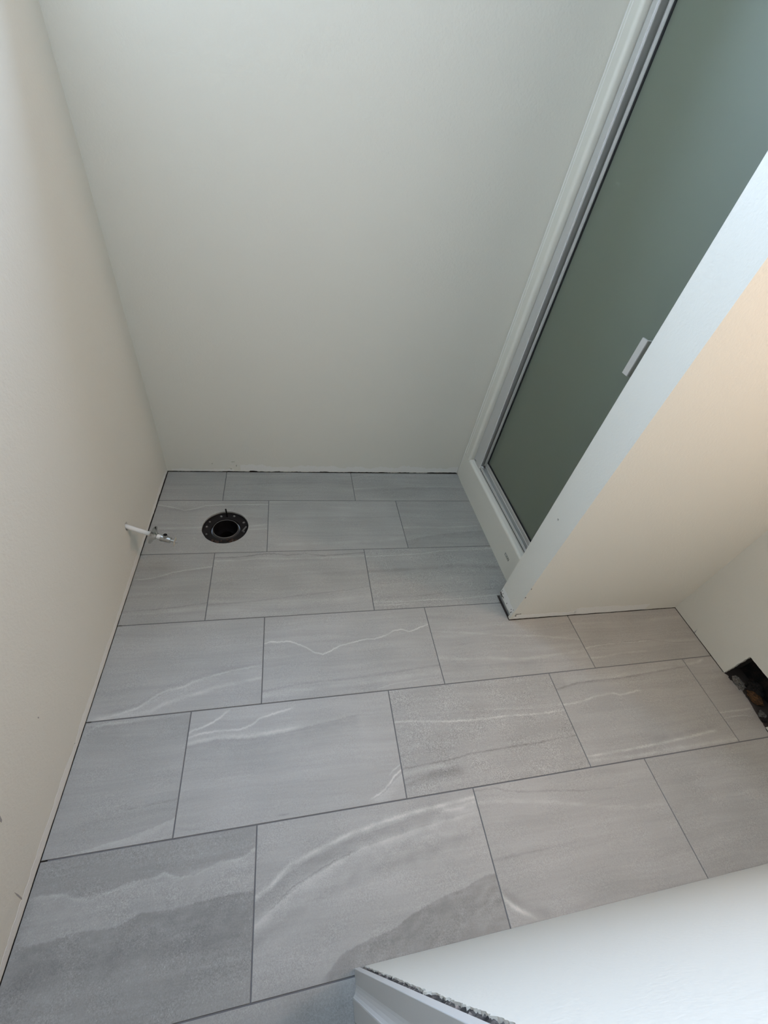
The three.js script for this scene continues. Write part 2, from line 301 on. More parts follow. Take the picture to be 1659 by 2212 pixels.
vein(3, 1, 'E', 34, -0.05, [269, 852, 439, 839, 693, 824, 873, 818]);
vein(3, 1, 'D', 5, 0.08, [265, 950, 345, 949, 443, 944, 597, 930, 797, 914, 874, 902]);
vein(3, 1, 'L', 30, 0.04, [261, 977, 511, 970, 867, 951]);
vein(3, 2, 'L', 4, 0.13, [881, 749, 1001, 747, 1130, 742, 1222, 729, 1359, 727, 1483, 721]);
vein(3, 2, 'D', 18, 0.08, [885, 828, 986, 828, 1197, 820, 1307, 817, 1476, 835]);
vein(3, 2, 'L', 4, 0.12, [875, 978, 1014, 984, 1112, 981, 1222, 985, 1437, 974]);
vein(3, 2, 'L', 4, 0.09, [874, 994, 954, 995, 1050, 995]);
vein(3, 2, 'D', 6, 0.06, [877, 960, 1058, 962, 1181, 952, 1449, 944]);
vein(4, 0, 'L', 6, 0.13, [34, 1314, 66, 1308, 108, 1298, 126, 1286, 155, 1265, 188, 1252, 232, 1245, 256, 1232, 308, 1220, 363, 1208, 414, 1203, 462, 1198]);
vein(4, 0, 'L', 10, 0.1, [92, 1316, 144, 1312, 178, 1295, 227, 1281, 278, 1270, 331, 1255, 387, 1250, 460, 1241]);
vein(4, 0, 'L', 14, 0.08, [-16, 1318, 56, 1316, 116, 1313]);
vein(4, 0, 'E', 60, 0.05, [-4, 1315, 66, 1308, 127, 1288, 189, 1256, 256, 1235, 364, 1213, 462, 1203]);
vein(4, 0, 'D', 10, 0.04, [28, 1303, 111, 1288, 178, 1242, 296, 1212, 462, 1190]);
vein(4, 1, 'L', 4, 0.22, [464, 1121, 489, 1115, 512, 1118, 552, 1119, 575, 1129, 607, 1146, 638, 1169, 665, 1177, 694, 1166, 729, 1150, 771, 1142, 823, 1133, 854, 1134, 880, 1129, 909, 1120, 933, 1107, 966, 1104, 991, 1115, 1014, 1110, 1049, 1098, 1081, 1089]);
vein(4, 1, 'E', -70, 0.05, [462, 1123, 512, 1120, 575, 1133, 638, 1173, 664, 1180, 728, 1153, 823, 1136, 909, 1124, 966, 1107, 1080, 1093]);
vein(4, 1, 'D', 6, 0.08, [465, 1286, 572, 1274, 663, 1272, 757, 1271, 904, 1265, 1074, 1254]);
vein(4, 1, 'L', 14, 0.05, [464, 1299, 662, 1292, 899, 1287, 1080, 1277]);
vein(4, 1, 'L', 3, 0.07, [829, 1318, 888, 1305, 980, 1300, 1066, 1297]);
vein(4, 2, 'L', 10, 0.07, [1076, 1228, 1171, 1242, 1281, 1246, 1389, 1262, 1508, 1259, 1677, 1252]);
vein(4, 2, 'L', 7, 0.06, [1078, 1122, 1205, 1136, 1391, 1165, 1509, 1174, 1642, 1197, 1683, 1204]);
vein(4, 2, 'D', 12, 0.04, [1076, 1261, 1252, 1274, 1499, 1279, 1687, 1289]);
vein(4, 3, 'L', 4, 0.12, [1686, 1244, 1762, 1235, 1862, 1234, 1930, 1237, 2009, 1233]);
vein(4, 3, 'D', 3, 0.08, [1763, 1233, 1933, 1233, 2010, 1231, 2050, 1243, 2127, 1255, 2231, 1260]);
vein(4, 3, 'L', 10, 0.07, [2060, 1246, 2152, 1249, 2264, 1250]);
vein(4, 3, 'L', 6, 0.08, [1683, 1285, 1752, 1283, 1833, 1277, 1967, 1277]);
vein(4, 3, 'L', 14, 0.04, [1699, 1137, 1902, 1139, 2265, 1143]);
vein(5, 0, 'L', 5, 0.1, [-12, 1361, -2, 1347, 12, 1338, 37, 1334, 76, 1336, 109, 1331, 156, 1326]);
vein(5, 0, 'E', 90, -0.07, [-19, 1335, 62, 1340, 157, 1334, 258, 1333]);
vein(5, 0, 'D', 3, 0.17, [127, 1551, 147, 1553, 168, 1553]);
vein(5, 0, 'D', 4, 0.07, [168, 1552, 218, 1550, 256, 1548]);
vein(5, 0, 'D', 3, 0.16, [-23, 1551, -5, 1553]);
vein(5, 0, 'E', 60, 0.1, [-12, 1629, 24, 1629, 90, 1621, 157, 1613, 213, 1601, 259, 1588]);
vein(5, 0, 'D', 20, 0.05, [-20, 1579, 68, 1574, 171, 1568, 258, 1562]);
vein(5, 1, 'L', 5, 0.22, [252, 1392, 272, 1380, 296, 1375, 328, 1362, 345, 1352, 357, 1341, 381, 1326]);
vein(5, 1, 'L', 5, 0.18, [259, 1398, 304, 1390, 342, 1389, 408, 1392, 440, 1383, 460, 1367, 487, 1361, 571, 1344]);
vein(5, 1, 'L', 8, 0.12, [260, 1413, 344, 1406, 435, 1414, 529, 1409, 598, 1401]);
vein(5, 1, 'E', 90, -0.08, [259, 1420, 345, 1412, 436, 1421, 529, 1416, 655, 1401, 773, 1386]);
vein(5, 1, 'L', 4, 0.2, [762, 1623, 809, 1605, 833, 1587, 849, 1571, 874, 1559]);
vein(5, 1, 'L', 3, 0.16, [829, 1572, 849, 1556, 874, 1544]);
vein(5, 1, 'E', 30, 0.1, [769, 1624, 811, 1609, 835, 1592, 853, 1578, 878, 1567]);
vein(5, 1, 'D', 3, 0.14, [362, 1622, 380, 1623]);
vein(5, 1, 'D', 3, 0.14, [508, 1620, 529, 1621, 552, 1622]);
vein(5, 1, 'D', 4, 0.05, [266, 1612, 300, 1620, 344, 1622]);
vein(5, 2, 'L', 5, 0.15, [875, 1426, 946, 1431, 1064, 1445, 1132, 1449, 1187, 1450, 1279, 1451, 1375, 1457, 1488, 1456]);
vein(5, 2, 'E', -50, -0.09, [875, 1423, 947, 1429, 1064, 1442, 1188, 1448, 1280, 1449, 1376, 1454, 1490, 1453]);
vein(5, 2, 'L', 4, 0.07, [1181, 1421, 1288, 1430, 1384, 1438, 1486, 1436]);
vein(5, 2, 'D', 4, 0.14, [875, 1558, 965, 1554, 1031, 1553, 1101, 1544, 1169, 1544, 1241, 1543, 1334, 1543, 1414, 1538, 1488, 1539]);
vein(5, 2, 'D', 22, 0.13, [873, 1598, 913, 1590, 972, 1584, 1077, 1583]);
vein(5, 2, 'L', 6, 0.12, [877, 1593, 899, 1588, 935, 1585]);
vein(5, 2, 'L', 12, 0.09, [881, 1572, 962, 1565, 1027, 1566]);
vein(5, 3, 'D', 5, 0.12, [1490, 1385, 1577, 1371, 1649, 1370, 1770, 1372, 1902, 1366, 2041, 1358, 2098, 1355]);
vein(5, 3, 'E', -50, 0.06, [1485, 1383, 1578, 1368, 1651, 1367, 1773, 1368, 1905, 1361, 2044, 1354]);
vein(5, 3, 'L', 5, 0.12, [1499, 1439, 1564, 1435, 1635, 1423, 1702, 1420, 1732, 1430, 1813, 1422, 1840, 1423]);
vein(5, 3, 'L', 6, 0.15, [1489, 1602, 1536, 1603, 1618, 1601, 1730, 1600, 1815, 1597, 1914, 1593, 2044, 1586]);
vein(5, 3, 'L', 10, 0.09, [1494, 1613, 1676, 1623, 1809, 1620, 1968, 1622, 2096, 1623]);
vein(5, 3, 'D', 16, 0.06, [1741, 1586, 1881, 1582, 2078, 1570]);
vein(5, 4, 'L', 4, 0.14, [2096, 1534, 2157, 1534, 2210, 1536, 2257, 1534]);
vein(5, 4, 'L', 3, 0.13, [2094, 1555, 2140, 1552, 2192, 1553, 2236, 1563]);
vein(5, 4, 'L', 8, 0.12, [2096, 1349, 2159, 1344, 2206, 1331]);
vein(6, 0, 'E', 240, 0.1, [-26, 1695, 8, 1696, 47, 1700, 61, 1706, 76, 1713, 103, 1718, 141, 1711, 178, 1701, 233, 1700, 254, 1694, 290, 1709, 323, 1710, 335, 1707, 364, 1698, 379, 1692, 412, 1695, 436, 1692, 464, 1677]);
vein(6, 0, 'L', 7, 0.06, [-23, 1698, 48, 1702, 77, 1716, 141, 1713, 233, 1703, 254, 1697, 290, 1712, 364, 1700, 436, 1695, 464, 1681]);
vein(6, 0, 'E', 160, -0.13, [-26, 1775, 35, 1776, 93, 1770, 170, 1775, 196, 1767, 218, 1760, 285, 1765, 337, 1761, 392, 1759, 463, 1761]);
vein(6, 0, 'D', 30, 0.05, [-20, 1823, 139, 1824, 319, 1821, 462, 1815]);
vein(6, 1, 'L', 8, 0.17, [463, 1775, 502, 1759, 533, 1737, 549, 1726, 588, 1717, 634, 1704, 709, 1687, 800, 1674, 895, 1665, 980, 1661, 1070, 1656]);
vein(6, 1, 'L', 18, 0.1, [465, 1823, 488, 1813, 519, 1794, 553, 1773, 586, 1763, 632, 1747, 730, 1722, 819, 1715, 886, 1704, 970, 1695, 1065, 1681]);
vein(6, 1, 'D', 3, 0.12, [490, 1810, 519, 1792, 553, 1770, 572, 1764, 632, 1744, 717, 1722]);
vein(6, 1, 'E', 90, -0.08, [463, 1784, 502, 1767, 533, 1746, 588, 1726, 708, 1697, 893, 1675, 1066, 1668]);
vein(6, 1, 'E', 120, 0.1, [465, 1822, 519, 1794, 586, 1762, 730, 1721, 887, 1703, 1065, 1689]);
vein(6, 1, 'D', 20, 0.07, [471, 1851, 519, 1832, 606, 1803, 723, 1774, 873, 1761, 1070, 1730]);
vein(6, 1, 'L', 9, 0.22, [947, 1678, 976, 1675, 1021, 1676, 1048, 1671, 1066, 1669]);
vein(6, 1, 'E', 500, -0.16, [607, 1940, 619, 1930, 636, 1920, 658, 1904, 673, 1899, 700, 1894, 736, 1888, 781, 1884, 837, 1866, 889, 1854, 927, 1846, 953, 1844, 986, 1840, 1011, 1834, 1045, 1826, 1065, 1826]);
vein(6, 2, 'D', 4, 0.08, [1077, 1642, 1144, 1643, 1181, 1655, 1246, 1666, 1327, 1674, 1425, 1688, 1539, 1694]);
vein(6, 2, 'L', 9, 0.06, [1082, 1673, 1120, 1673, 1184, 1681, 1326, 1704, 1406, 1721, 1495, 1741, 1594, 1753, 1683, 1755]);
vein(6, 2, 'D', 5, 0.07, [1090, 1801, 1134, 1800, 1185, 1800, 1255, 1802]);
vein(6, 2, 'L', 8, 0.2, [1077, 1872, 1096, 1892, 1114, 1905, 1133, 1915, 1161, 1930]);
vein(6, 2, 'D', 16, 0.07, [1086, 1868, 1112, 1886, 1147, 1909, 1206, 1925]);
vein(6, 3, 'L', 12, 0.04, [1724, 1774, 1892, 1770, 2047, 1770]);
vein(7, 1, 'D', 60, 0.06, [521, 1979, 597, 1976, 675, 1987]);

// tone, grain and tint of the single tiles
const LOOK = { '1_0': [-0.02, 0.6], '1_1': [-0.03, 0.9], '1_2': [-0.01, 1.1], '2_0': [0, 0.8], '2_1': [0.02, 0.6], '2_2': [-0.01, 0.9], '3_0': [-0.02, 0.8], '3_1': [0, 0.9], '3_2': [0, 1.7], '4_0': [0, 0.8], '4_1': [0.02, 0.8], '4_2': [0.01, 0.8], '4_3': [-0.01, 0.8],
  '5_0': [-0.01, 0.8], '5_1': [0.05, 0.6], '5_2': [0.0, 1.9], '5_3': [0.0, 1.0], '5_4': [0, 0.8], '6_0': [-0.09, 1.1], '6_1': [0.03, 0.9], '6_2': [0.03, 0.8], '6_3': [0, 1.0], '7_0': [-0.03, 0.9], '7_1': [-0.02, 0.9] };
const speck = (() => { const r = rand(77), a = new Float32Array(1024 * 1024); for (let i = 0; i < a.length; i++) a[i] = r() - 0.5; return a; })();
function tileTexture(row, i, x0, z0) {
  const W = 1024, Hh = 512, [tone, grain] = LOOK[row + '_' + i] || [0, 0.8], seed = row * 17.3 + i * 5.9;
  const f = new Float32Array(W * Hh);
  const off = (row * 131 + i * 57) * 977;
  for (let b = 0; b < Hh; b++) for (let a = 0; a < W; a++) {
    const x = a / W * TL, z = b / Hh * TW;
    const wob = 0.007 * n2(x * 2.2 + seed, z * 4) + 0.0022 * n2b(x * 9, z * 12 + seed);
    const zz = z + wob - 0.02 * x;
    const streak = 0.036 * n2b(x * 1.1 + seed, zz * 24) * (0.6 + 0.6 * n2(x * 3, z * 9 + seed)) + 0.016 * n2(x * 2.2, zz * 70 + seed) + 0.012 * n2b(x * 7 + seed, zz * 210);
    const cloud = 0.028 * n2(x * 4 + seed * 2, z * 6);
    const k = (off + b * 1024 + a) & 1048575, s1 = speck[k], s2 = speck[((b >> 1) * 1024 + (a >> 1) + off) & 1048575], s3 = speck[((b >> 2) * 1024 + (a >> 2) + off * 3) & 1048575];
    const patch = 0.7 + 0.5 * n2b(x * 8 + 3, z * 12 + seed);
    f[b * W + a] = tone + streak + cloud + grain * patch * (0.06 * s1 + 0.125 * s2 + 0.10 * s3) + (s3 > 0.485 && grain > 1 ? 0.05 : 0);
  }
  for (const v of veins[row + '_' + i] || []) {
    const P = []; for (let k = 0; k < v.path.length; k += 2) P.push([v.path[k] / 1000 - x0, v.path[k + 1] / 1000 - z0]);
    const first = P[0][0], last = P[P.length - 1][0], wid = v.width / 1000, vs = first * 13 + P[0][1] * 7 + seed;
    const openL = first < 0.02 || row === 2 && i === 0, openR = last > TL - 0.02;
    for (let a = 0; a < W; a++) {
      const x = a / W * TL; if (x < first - 0.004 && !openL || x > last + 0.004 && !openR) continue;
      let j = 0; while (j < P.length - 2 && P[j + 1][0] < x) j++;
      const t = Math.max(-0.3, Math.min(1.3, (x - P[j][0]) / Math.max(1e-4, P[j + 1][0] - P[j][0]))), zc = P[j][1] + t * (P[j + 1][1] - P[j][1]) + 0.0012 * n2(x * 60, vs) + 0.0008 * n2b(x * 170, vs);
      const slope = (P[j + 1][1] - P[j][1]) / Math.max(1e-4, P[j + 1][0] - P[j][0]), cs = 1 / Math.sqrt(1 + slope * slope);
      const ends = (openL ? 1 : sstep(-0.004, 0.03, x - first)) * (openR ? 1 : sstep(-0.004, 0.03, last - x)), alive = ends * (0.72 + 0.4 * n2(x * 14 + vs, 3.1));
      for (let b = 0; b < Hh; b++) {
        const d = (b / Hh * TW - zc) * cs; let k = 0;
        if (v.kind === 'E') { const e = d * Math.sign(wid); if (e > -0.003) k = sstep(-0.0015, 0.0025, e) * Math.max(0, 1 - e / Math.abs(wid)) * (0.85 + 0.25 * n2b(x * 20, e * 40 + vs)); if (e > Math.abs(wid)) break; }
        else { const e = Math.abs(d) / (wid * 0.6); if (e < 2.6) k = Math.exp(-e * e) * (v.kind === 'D' ? -1 : 1); }
        if (k) f[b * W + a] += v.strength * k * (v.kind === 'E' ? 1.15 * ends : 1.35 * alive);
      }
    }
  }
  return dataTexture(W, Hh, (a, b, c) => {
    const g = 149 * (1 + 0.92 * f[b * W + a]); c[0] = g * 1.012; c[1] = g; c[2] = g * 0.952;
  });
}
const tileBump = dataTexture(512, 512, (i, j, c) => { const s = speck[(j * 1024 + i) & 1048575], s2 = speck[((j >> 1) * 1024 + (i >> 1) + 333) & 1048575]; c[0] = c[1] = c[2] = 128 + 50 * s + 60 * s2 + 40 * n2(i * 0.05, j * 0.05); }, false);
tileBump.repeat.set(2, 1);
const floor = group('floor', 'structure');
function addTile(row, i, outline, x0, z0, hole) {
  const pts = outline.map(([x, z]) => [x, -z]);
  const area = pts.reduce((s, p, k) => { const q = pts[(k + 1) % pts.length]; return s + p[0] * q[1] - q[0] * p[1]; }, 0);
  if (area < 0) pts.reverse();
  const s = shapeOf(pts); if (hole) s.holes.push(holeOf(hole.map(([x, z]) => [x, -z])));
  const g = new THREE.ExtrudeGeometry(s, { depth: 0.0075, bevelEnabled: true, bevelSegments: 1, bevelSize: 0.0007, bevelThickness: 0.0007, bevelOffset: -0.0007, curveSegments: 6 });
  g.rotateX(-Math.PI / 2); g.translate(0, -0.0082, 0);
  const p = g.attributes.position, uv = g.attributes.uv; for (let k = 0; k < p.count; k++) uv.setXY(k, (p.getX(k) - x0) / TL, (p.getZ(k) - z0) / TW);
  part(floor, 'tile', g, new THREE.MeshStandardMaterial({ map: tileTexture(row, i, x0, z0), roughness: 0.50, bumpMap: tileBump, bumpScale: 0.0002 }));
}
const xLeft = z => -0.0145 * z + 0.0045 + (z < 0.70 ? -0.0016 : -0.0034), xCurb = z => 1.4764 + 0.0118 * (z - 0.176) - 0.0012, zBack = z => 0.2005 - 0.0153 * z - 0.0004;
for (let row = 1; row <= 8; row++) {
  const za = (row === 1 ? null : rowZ(row - 1) + GAP / 2), zb = rowZ(row) - GAP / 2, first = jointX(row);
  for (let i = 0; i < 5; i++) {
    const x0 = first + (i - 1) * TL, x1 = x0 + TL, a = x0 + GAP / 2, b = x1 - GAP / 2, z0 = rowZ(row) - TW;
    if (row <= 3 && a > 1.46) break; if (row >= 7 && a > 0.72) break; if (a > 2.2) break;
    const L = z => (i === 0 ? xLeft(z) : a);
    let o, hole;
    if (row === 1) { const e = b > 1.47 ? [[xCurb(zb), zb], [xCurb(0.19), zBack(1.47)]] : [[b, zb], [b, zBack(b)]]; o = [[L(0.2), zBack(Math.max(a, 0))], [L(zb), zb], ...e]; }
    else if (row === 2) { o = [[L(za), za], [L(zb), zb], ...(b > 1.47 ? [[xCurb(zb), zb], [xCurb(za), za]] : [[b, zb], [b, za]])]; }
    else if (row === 3) { o = [[L(za), za], [L(zb), zb], ...(b > 1.45 ? [[1.4110, zb], [1.4100, 0.980], [xCurb(0.980), 0.980], [xCurb(za), za]] : [[b, zb], [b, za]])]; }
    else if (row === 4 && i === 2) o = [[a, za], [a, zb], [b, zb], [b, 1.0972], [1.4160, 1.0990], [1.4112, za]];
    else if (row === 4 && i === 3) o = [[a, 1.0972], [a, zb], [2.2458, zb], [2.2458, 1.0964]];
    else if (row === 5 && i === 4) {
      const r = [], edge = [[2.2456, za], [2.2460, 1.392], [2.2498, 1.3966], [2.2625, 1.4167], [2.2665, 1.445], [2.2690, 1.4741], [2.2655, 1.500], [2.2628, 1.5278], [2.2571, 1.5492], [2.2525, 1.575], [2.2494, 1.6022], [2.2450, 1.610], [2.2450, zb]];
      for (let k = 0; k < edge.length - 1; k++) for (let t = 0; t < 4; t++) { const z = edge[k][1] + (edge[k + 1][1] - edge[k][1]) * t / 4; r.push([edge[k][0] + (edge[k + 1][0] - edge[k][0]) * t / 4 + (k > 1 && k < 10 ? 0.0022 * n2(z * 160, 4) : 0), z]); }
      r.push(edge[edge.length - 1]);
      o = [[a, za], [a, zb], ...r.reverse()];
    }
    else { const bb = Math.min(b, row >= 7 ? 9 : 2.2458); o = [[L(za), za], [L(zb), zb], [bb, zb], [bb, za]]; if (row === 7 && i === 1) o = [[a, za], [a, zb], [b, zb], [b, za]]; }
    if (row === 2 && i === 0) hole = ring(FLANGE.x, FLANGE.z, FLANGE.r, FLANGE.r, 96, 9, 0.008);
    addTile(row, i, o, x0, z0, hole);
  }
}
// grout bed and the dark slab below it
{
  const flat = (pts, hole, depth, top) => { const s = shapeOf(pts.map(([x, z]) => [x, -z])); if (hole) s.holes.push(holeOf(hole.map(([x, z]) => [x, -z]))); const g = new THREE.ExtrudeGeometry(s, { depth, bevelEnabled: false }); g.rotateX(-Math.PI / 2); g.translate(0, top - depth, 0); return g; };
  const grout = std('grout', [0.135, 0.133, 0.132], 0.95, { bumpMap: tileBump, bumpScale: 0.0006 });
  const hole = ring(FLANGE.x, FLANGE.z, FLANGE.r + 0.003, FLANGE.r + 0.003, 96, 9, 0.008);
  part(floor, 'grout', flat([[0.008, 0.207], [-0.012, 1.9], [-0.012, 2.9], [1.0, 2.9], [1.0, 1.98], [2.24, 1.98], [2.24, 1.102], [1.405, 1.102], [1.405, 0.97], [1.47, 0.97], [1.468, 0.184]], hole, 0.006, -0.0016), grout);
  part(floor, 'slab', flat([[-0.2, 0.0], [-0.2, 3.4], [2.5, 3.4], [2.5, 0.0]], ring(FLANGE.x, FLANGE.z, 0.099, 0.099, 40, 9, 0), 0.04, -0.0083), M.framing);
}
// ---------------------------------------------------------------- shower: one-piece base and side flange
{
  const t = thing('shower_base', 'white acrylic shower base with a rounded curb under the frosted door', 'shower base', [1.48, 0, 0.6]);
  const inWorld = (name, g, m, label) => { g.translate(-1.48, 0, -0.6); return part(t, name, g, m, label); };
  const curb = [[1.4825, 0], [1.4825, 0.145]];
  for (let k = 0; k <= 8; k++) { const a = Math.PI - k / 8 * Math.PI / 2; curb.push([1.4945 + 0.012 * Math.cos(a), 0.147 + 0.012 * Math.sin(a)]); }
  curb.push([1.5065, 0.1593], [1.600, 0.1593], [1.612, 0.150], [1.625, 0.05], [1.625, 0]);
  inWorld('curb', rail(curb.reverse(), 0.2523, 0.964, 0.0118), M.acrylic);
  // printed maker's plate: an outlined rectangle with small marks
  const c = document.createElement('canvas'); c.width = 128; c.height = 48; const x = c.getContext('2d');
  x.fillStyle = '#bdbeb2'; x.fillRect(0, 0, 128, 48); x.strokeStyle = '#2b2b28'; x.lineWidth = 7; x.strokeRect(4, 4, 120, 40);
  x.fillStyle = '#2b2b28'; x.fillRect(48, 22, 26, 9); x.fillRect(56, 16, 7, 9); x.beginPath(); x.arc(94, 26, 9, 0, 7); x.fill();
  const tx = new THREE.CanvasTexture(c); tx.colorSpace = THREE.SRGBColorSpace;
  const pg = new THREE.BoxGeometry(0.041, 0.0125, 0.0006); pg.rotateY(-Math.PI / 2 + 0.0118); pg.translate(1.4816, 0.0800, 0.8385);
  inWorld('nameplate', pg, new THREE.MeshStandardMaterial({ map: tx, roughness: 0.5 }), 'small outlined printed label');
}
// the acrylic surround: side flange that meets the painted wall, and the lining inside
{
  const t = group('trim_1', 'structure');
  const fl = [[1.4765, 0.1765], [1.4750, 0.238]];
  for (let k = 0; k <= 8; k++) { const a = Math.PI - k / 8 * Math.PI / 2; fl.push([1.4870 + 0.012 * Math.cos(a), 0.240 + 0.012 * Math.sin(a)]); }
  fl.push([1.512, 0.2522], [1.56, 0.2522], [1.56, 0.1765]);
  part(t, 'flange', upright(fl, 0.001, 2.05, -0.004), M.acrylic, 'upright white side flange');
  part(t, 'caulk_bead', upright([[1.4762, 0.1790], [1.4745, 0.1800], [1.4740, 0.1818], [1.4748, 0.1835], [1.4768, 0.184]], 0.012, 2.05, 0), M.primer, 'pale bead of filler');
  part(t, 'caulk_bead', upright([[1.4764, 0.2010], [1.4750, 0.2016], [1.4747, 0.2026], [1.4751, 0.2038], [1.4768, 0.2045]], 0.16, 2.05, -0.004), M.primer);
  part(t, 'flange', box(1.4752, 1.56, 0.001, 0.1478, 0.1768, 0.2521), M.acrylic);
}
{
  const t = group('wall_shower', 'structure');
  part(t, 'pan', box(1.63, 2.225, 0.001, 0.05, 0.18, 0.960), M.acrylic);
  part(t, 'surround', box(1.63, 2.24, 0.05, 2.3, 0.1715, 0.1765), M.acrylic);
  part(t, 'surround', box(2.235, 2.242, 0.05, 2.3, 0.178, 0.96), M.acrylic);
  part(t, 'surround', box(1.63, 2.24, 0.05, 2.3, 0.958, 0.963), M.acrylic);
}
// frosted door with its metal frame
{
  const t = thing('shower_door', 'frosted green-grey glass shower door in a silver aluminium frame behind the white curb', 'shower door', [1.53, 0.16, 0.6]);
  const inWorld = (name, g, m, label, parent = t) => { g.translate(-1.53, -0.16, -0.6); return part(parent, name, g, m, label); };
    // bottom track: lip, trough, then the leaf's own rail
  inWorld('track', rail([[1.5065, 0.1597], [1.5065, 0.1830], [1.5075, 0.1845], [1.5095, 0.1845], [1.5105, 0.1830], [1.5105, 0.1612], [1.5480, 0.1612], [1.5480, 0.1597]].reverse(), 0.262, 0.964, 0.0118), M.satin, 'aluminium bottom track');
  inWorld('track_lip', rail([[1.5058, 0.168], [1.5058, 0.1712], [1.5066, 0.1712], [1.5066, 0.168]].reverse(), 0.262, 0.964, 0.0118), M.gasket);
  inWorld('bottom_rail', rail([[1.5275, 0.1640], [1.5275, 0.1800], [1.5290, 0.1815], [1.5290, 0.2010], [1.5300, 0.2025], [1.5400, 0.2025], [1.5400, 0.1640]].reverse(), 0.315, 0.964), M.aluminium, 'aluminium bottom rail');
  inWorld('gasket', box(1.5305, 1.5385, 0.2025, 0.2105, 0.335, 0.964), M.gasket, 'black rubber gasket');
  // wall channel, hinge bead and stile
  inWorld('wall_channel', upright([[1.4985, 0.2535], [1.4985, 0.3375], [1.4990, 0.3390], [1.5005, 0.3395], [1.5025, 0.3390], [1.5030, 0.3375], [1.5030, 0.3150], [1.5400, 0.3150], [1.5400, 0.2535]], 0.160, 1.98, -0.0305, 0.30), M.satin, 'aluminium wall channel');
  inWorld('channel_edge', upright([[1.4968, 0.3412], [1.4966, 0.3440], [1.4972, 0.3462], [1.4990, 0.3467], [1.5004, 0.3455], [1.5006, 0.3420], [1.4995, 0.3406]], 0.172, 1.98, -0.0365), M.brightEdge, 'bright rounded edge');
  inWorld('stile', upright([[1.5275, 0.3270], [1.5275, 0.3420], [1.5400, 0.3420], [1.5400, 0.3270]], 0.168, 1.95, -0.0235), M.aluminium, 'narrow aluminium stile');
  inWorld('stile_bead', upright([[1.5235, 0.3292], [1.5235, 0.3320], [1.5276, 0.3330], [1.5276, 0.3285]], 0.180, 1.95, -0.0235), M.satin);
  inWorld('gasket', upright([[1.5295, 0.3420], [1.5295, 0.3500], [1.5385, 0.3500], [1.5385, 0.3420]], 0.2025, 1.94, -0.0235), M.gasket);
  const clip = rbox(1.5000, 1.5085, 0.172, 0.1885, 0.344, 0.356, 0.0012); inWorld('clip', clip, M.clear, 'clear plastic corner clip');
  inWorld('glass', upright([[1.5330, 0.2900], [1.5330, 0.9640], [1.5375, 0.9640], [1.5375, 0.2900]], 0.2055, 1.945, -0.0), M.glass, 'frosted glass leaf');
  inWorld('top_rail', box(1.505, 1.545, 1.945, 1.985, 0.26, 0.964), M.aluminium);
  inWorld('handle', upright([[1.5045, 0.8450], [1.5045, 0.8675], [1.5065, 0.8690], [1.5330, 0.8690], [1.5330, 0.8635], [1.5100, 0.8635], [1.5100, 0.8450]], 0.944, 1.0475), M.aluminium, 'short angled pull handle');
}
// ---------------------------------------------------------------- toilet drain in the floor
{
  const t = thing('closet_flange', 'round black toilet drain flange sunk in a cut-out of the tile', 'drain flange', [FLANGE.x, 0, FLANGE.z]);
  const lathe = (pts, seg = 56) => new THREE.LatheGeometry(pts.map(p => V2(p[0], p[1])), seg);
  part(t, 'flange_ring', lathe([[0.0985, -0.030], [0.0985, -0.0155], [0.096, -0.0135], [0.062, -0.0135], [0.060, -0.0155], [0.058, -0.022]]), M.blackPlastic);
  part(t, 'collar', lathe([[0.0570, -0.030], [0.0545, -0.0150], [0.0535, -0.0115], [0.0520, -0.0105], [0.0505, -0.0115]]), M.wornMetal, 'worn inner rim');
  part(t, 'hub', lathe([[0.0505, -0.0114], [0.0490, -0.035], [0.0480, -0.060], [0.0300, -0.064]]), M.dark);
  part(t, 'pipe', lathe([[0.0320, -0.0632], [0.0305, -0.0600], [0.0285, -0.0600], [0.0280, -0.070], [0.0280, -0.30], [0.0001, -0.30]]), M.dark);
  part(t, 'cutout_edge', lathe([[0.1000, -0.0082], [0.0995, -0.0300]]), M.dark);
  const r = rand(5);
  for (const [a, d, k] of [[-1.9, 0.078, 1], [-1.2, 0.080, 1], [-0.45, 0.080, 1.1], [0.25, 0.078, 0.8], [1.15, 0.078, 1], [1.9, 0.080, 1], [2.75, 0.080, 0.9], [3.3, 0.079, 0.9], [-2.6, 0.080, 0.8]]) {
    const s = part(t, 'screw', (() => { const g = new THREE.CylinderGeometry(0.0050 * k, 0.0056 * k, 0.003, 10); g.translate(d * Math.cos(a), -0.0118, d * Math.sin(a)); return g; })(), M.wornMetal);
    part(s, 'slot', (() => { const g = box(-0.0036 * k, 0.0036 * k, -0.0003, 0.0004, -0.0007, 0.0007); g.rotateY(r() * 3); g.translate(d * Math.cos(a), -0.0102, d * Math.sin(a)); return g; })(), M.chromeDull);
  }
  part(t, 'closet_bolt', rod(V3(-0.0005, -0.014, -0.074), V3(-0.004, 0.026, -0.082), 0.0034, 0.0030, 10), M.dark, 'black bolt standing at the back');
  part(t, 'closet_bolt', rod(V3(0.070, -0.010, 0.020), V3(0.084, -0.007, -0.006), 0.0045, 0.0040, 10), M.wornMetal, 'loose bolt lying at the side');
  part(t, 'rubble', mergeGeometries([...Array(16)].map((_, k) => blob(0.064 * Math.cos(1.57 + 1.5 * (r() - 0.5)) + 0.02 * (r() - 0.5), -0.012 + 0.003 * r(), 0.070 + 0.016 * (r() - 0.5), 0.003 + 0.003 * r(), 0.0025, 0.003 + 0.002 * r(), 0.5, k, 1))), M.rust, 'rusty crumbs').userData.kind = 'stuff';
}
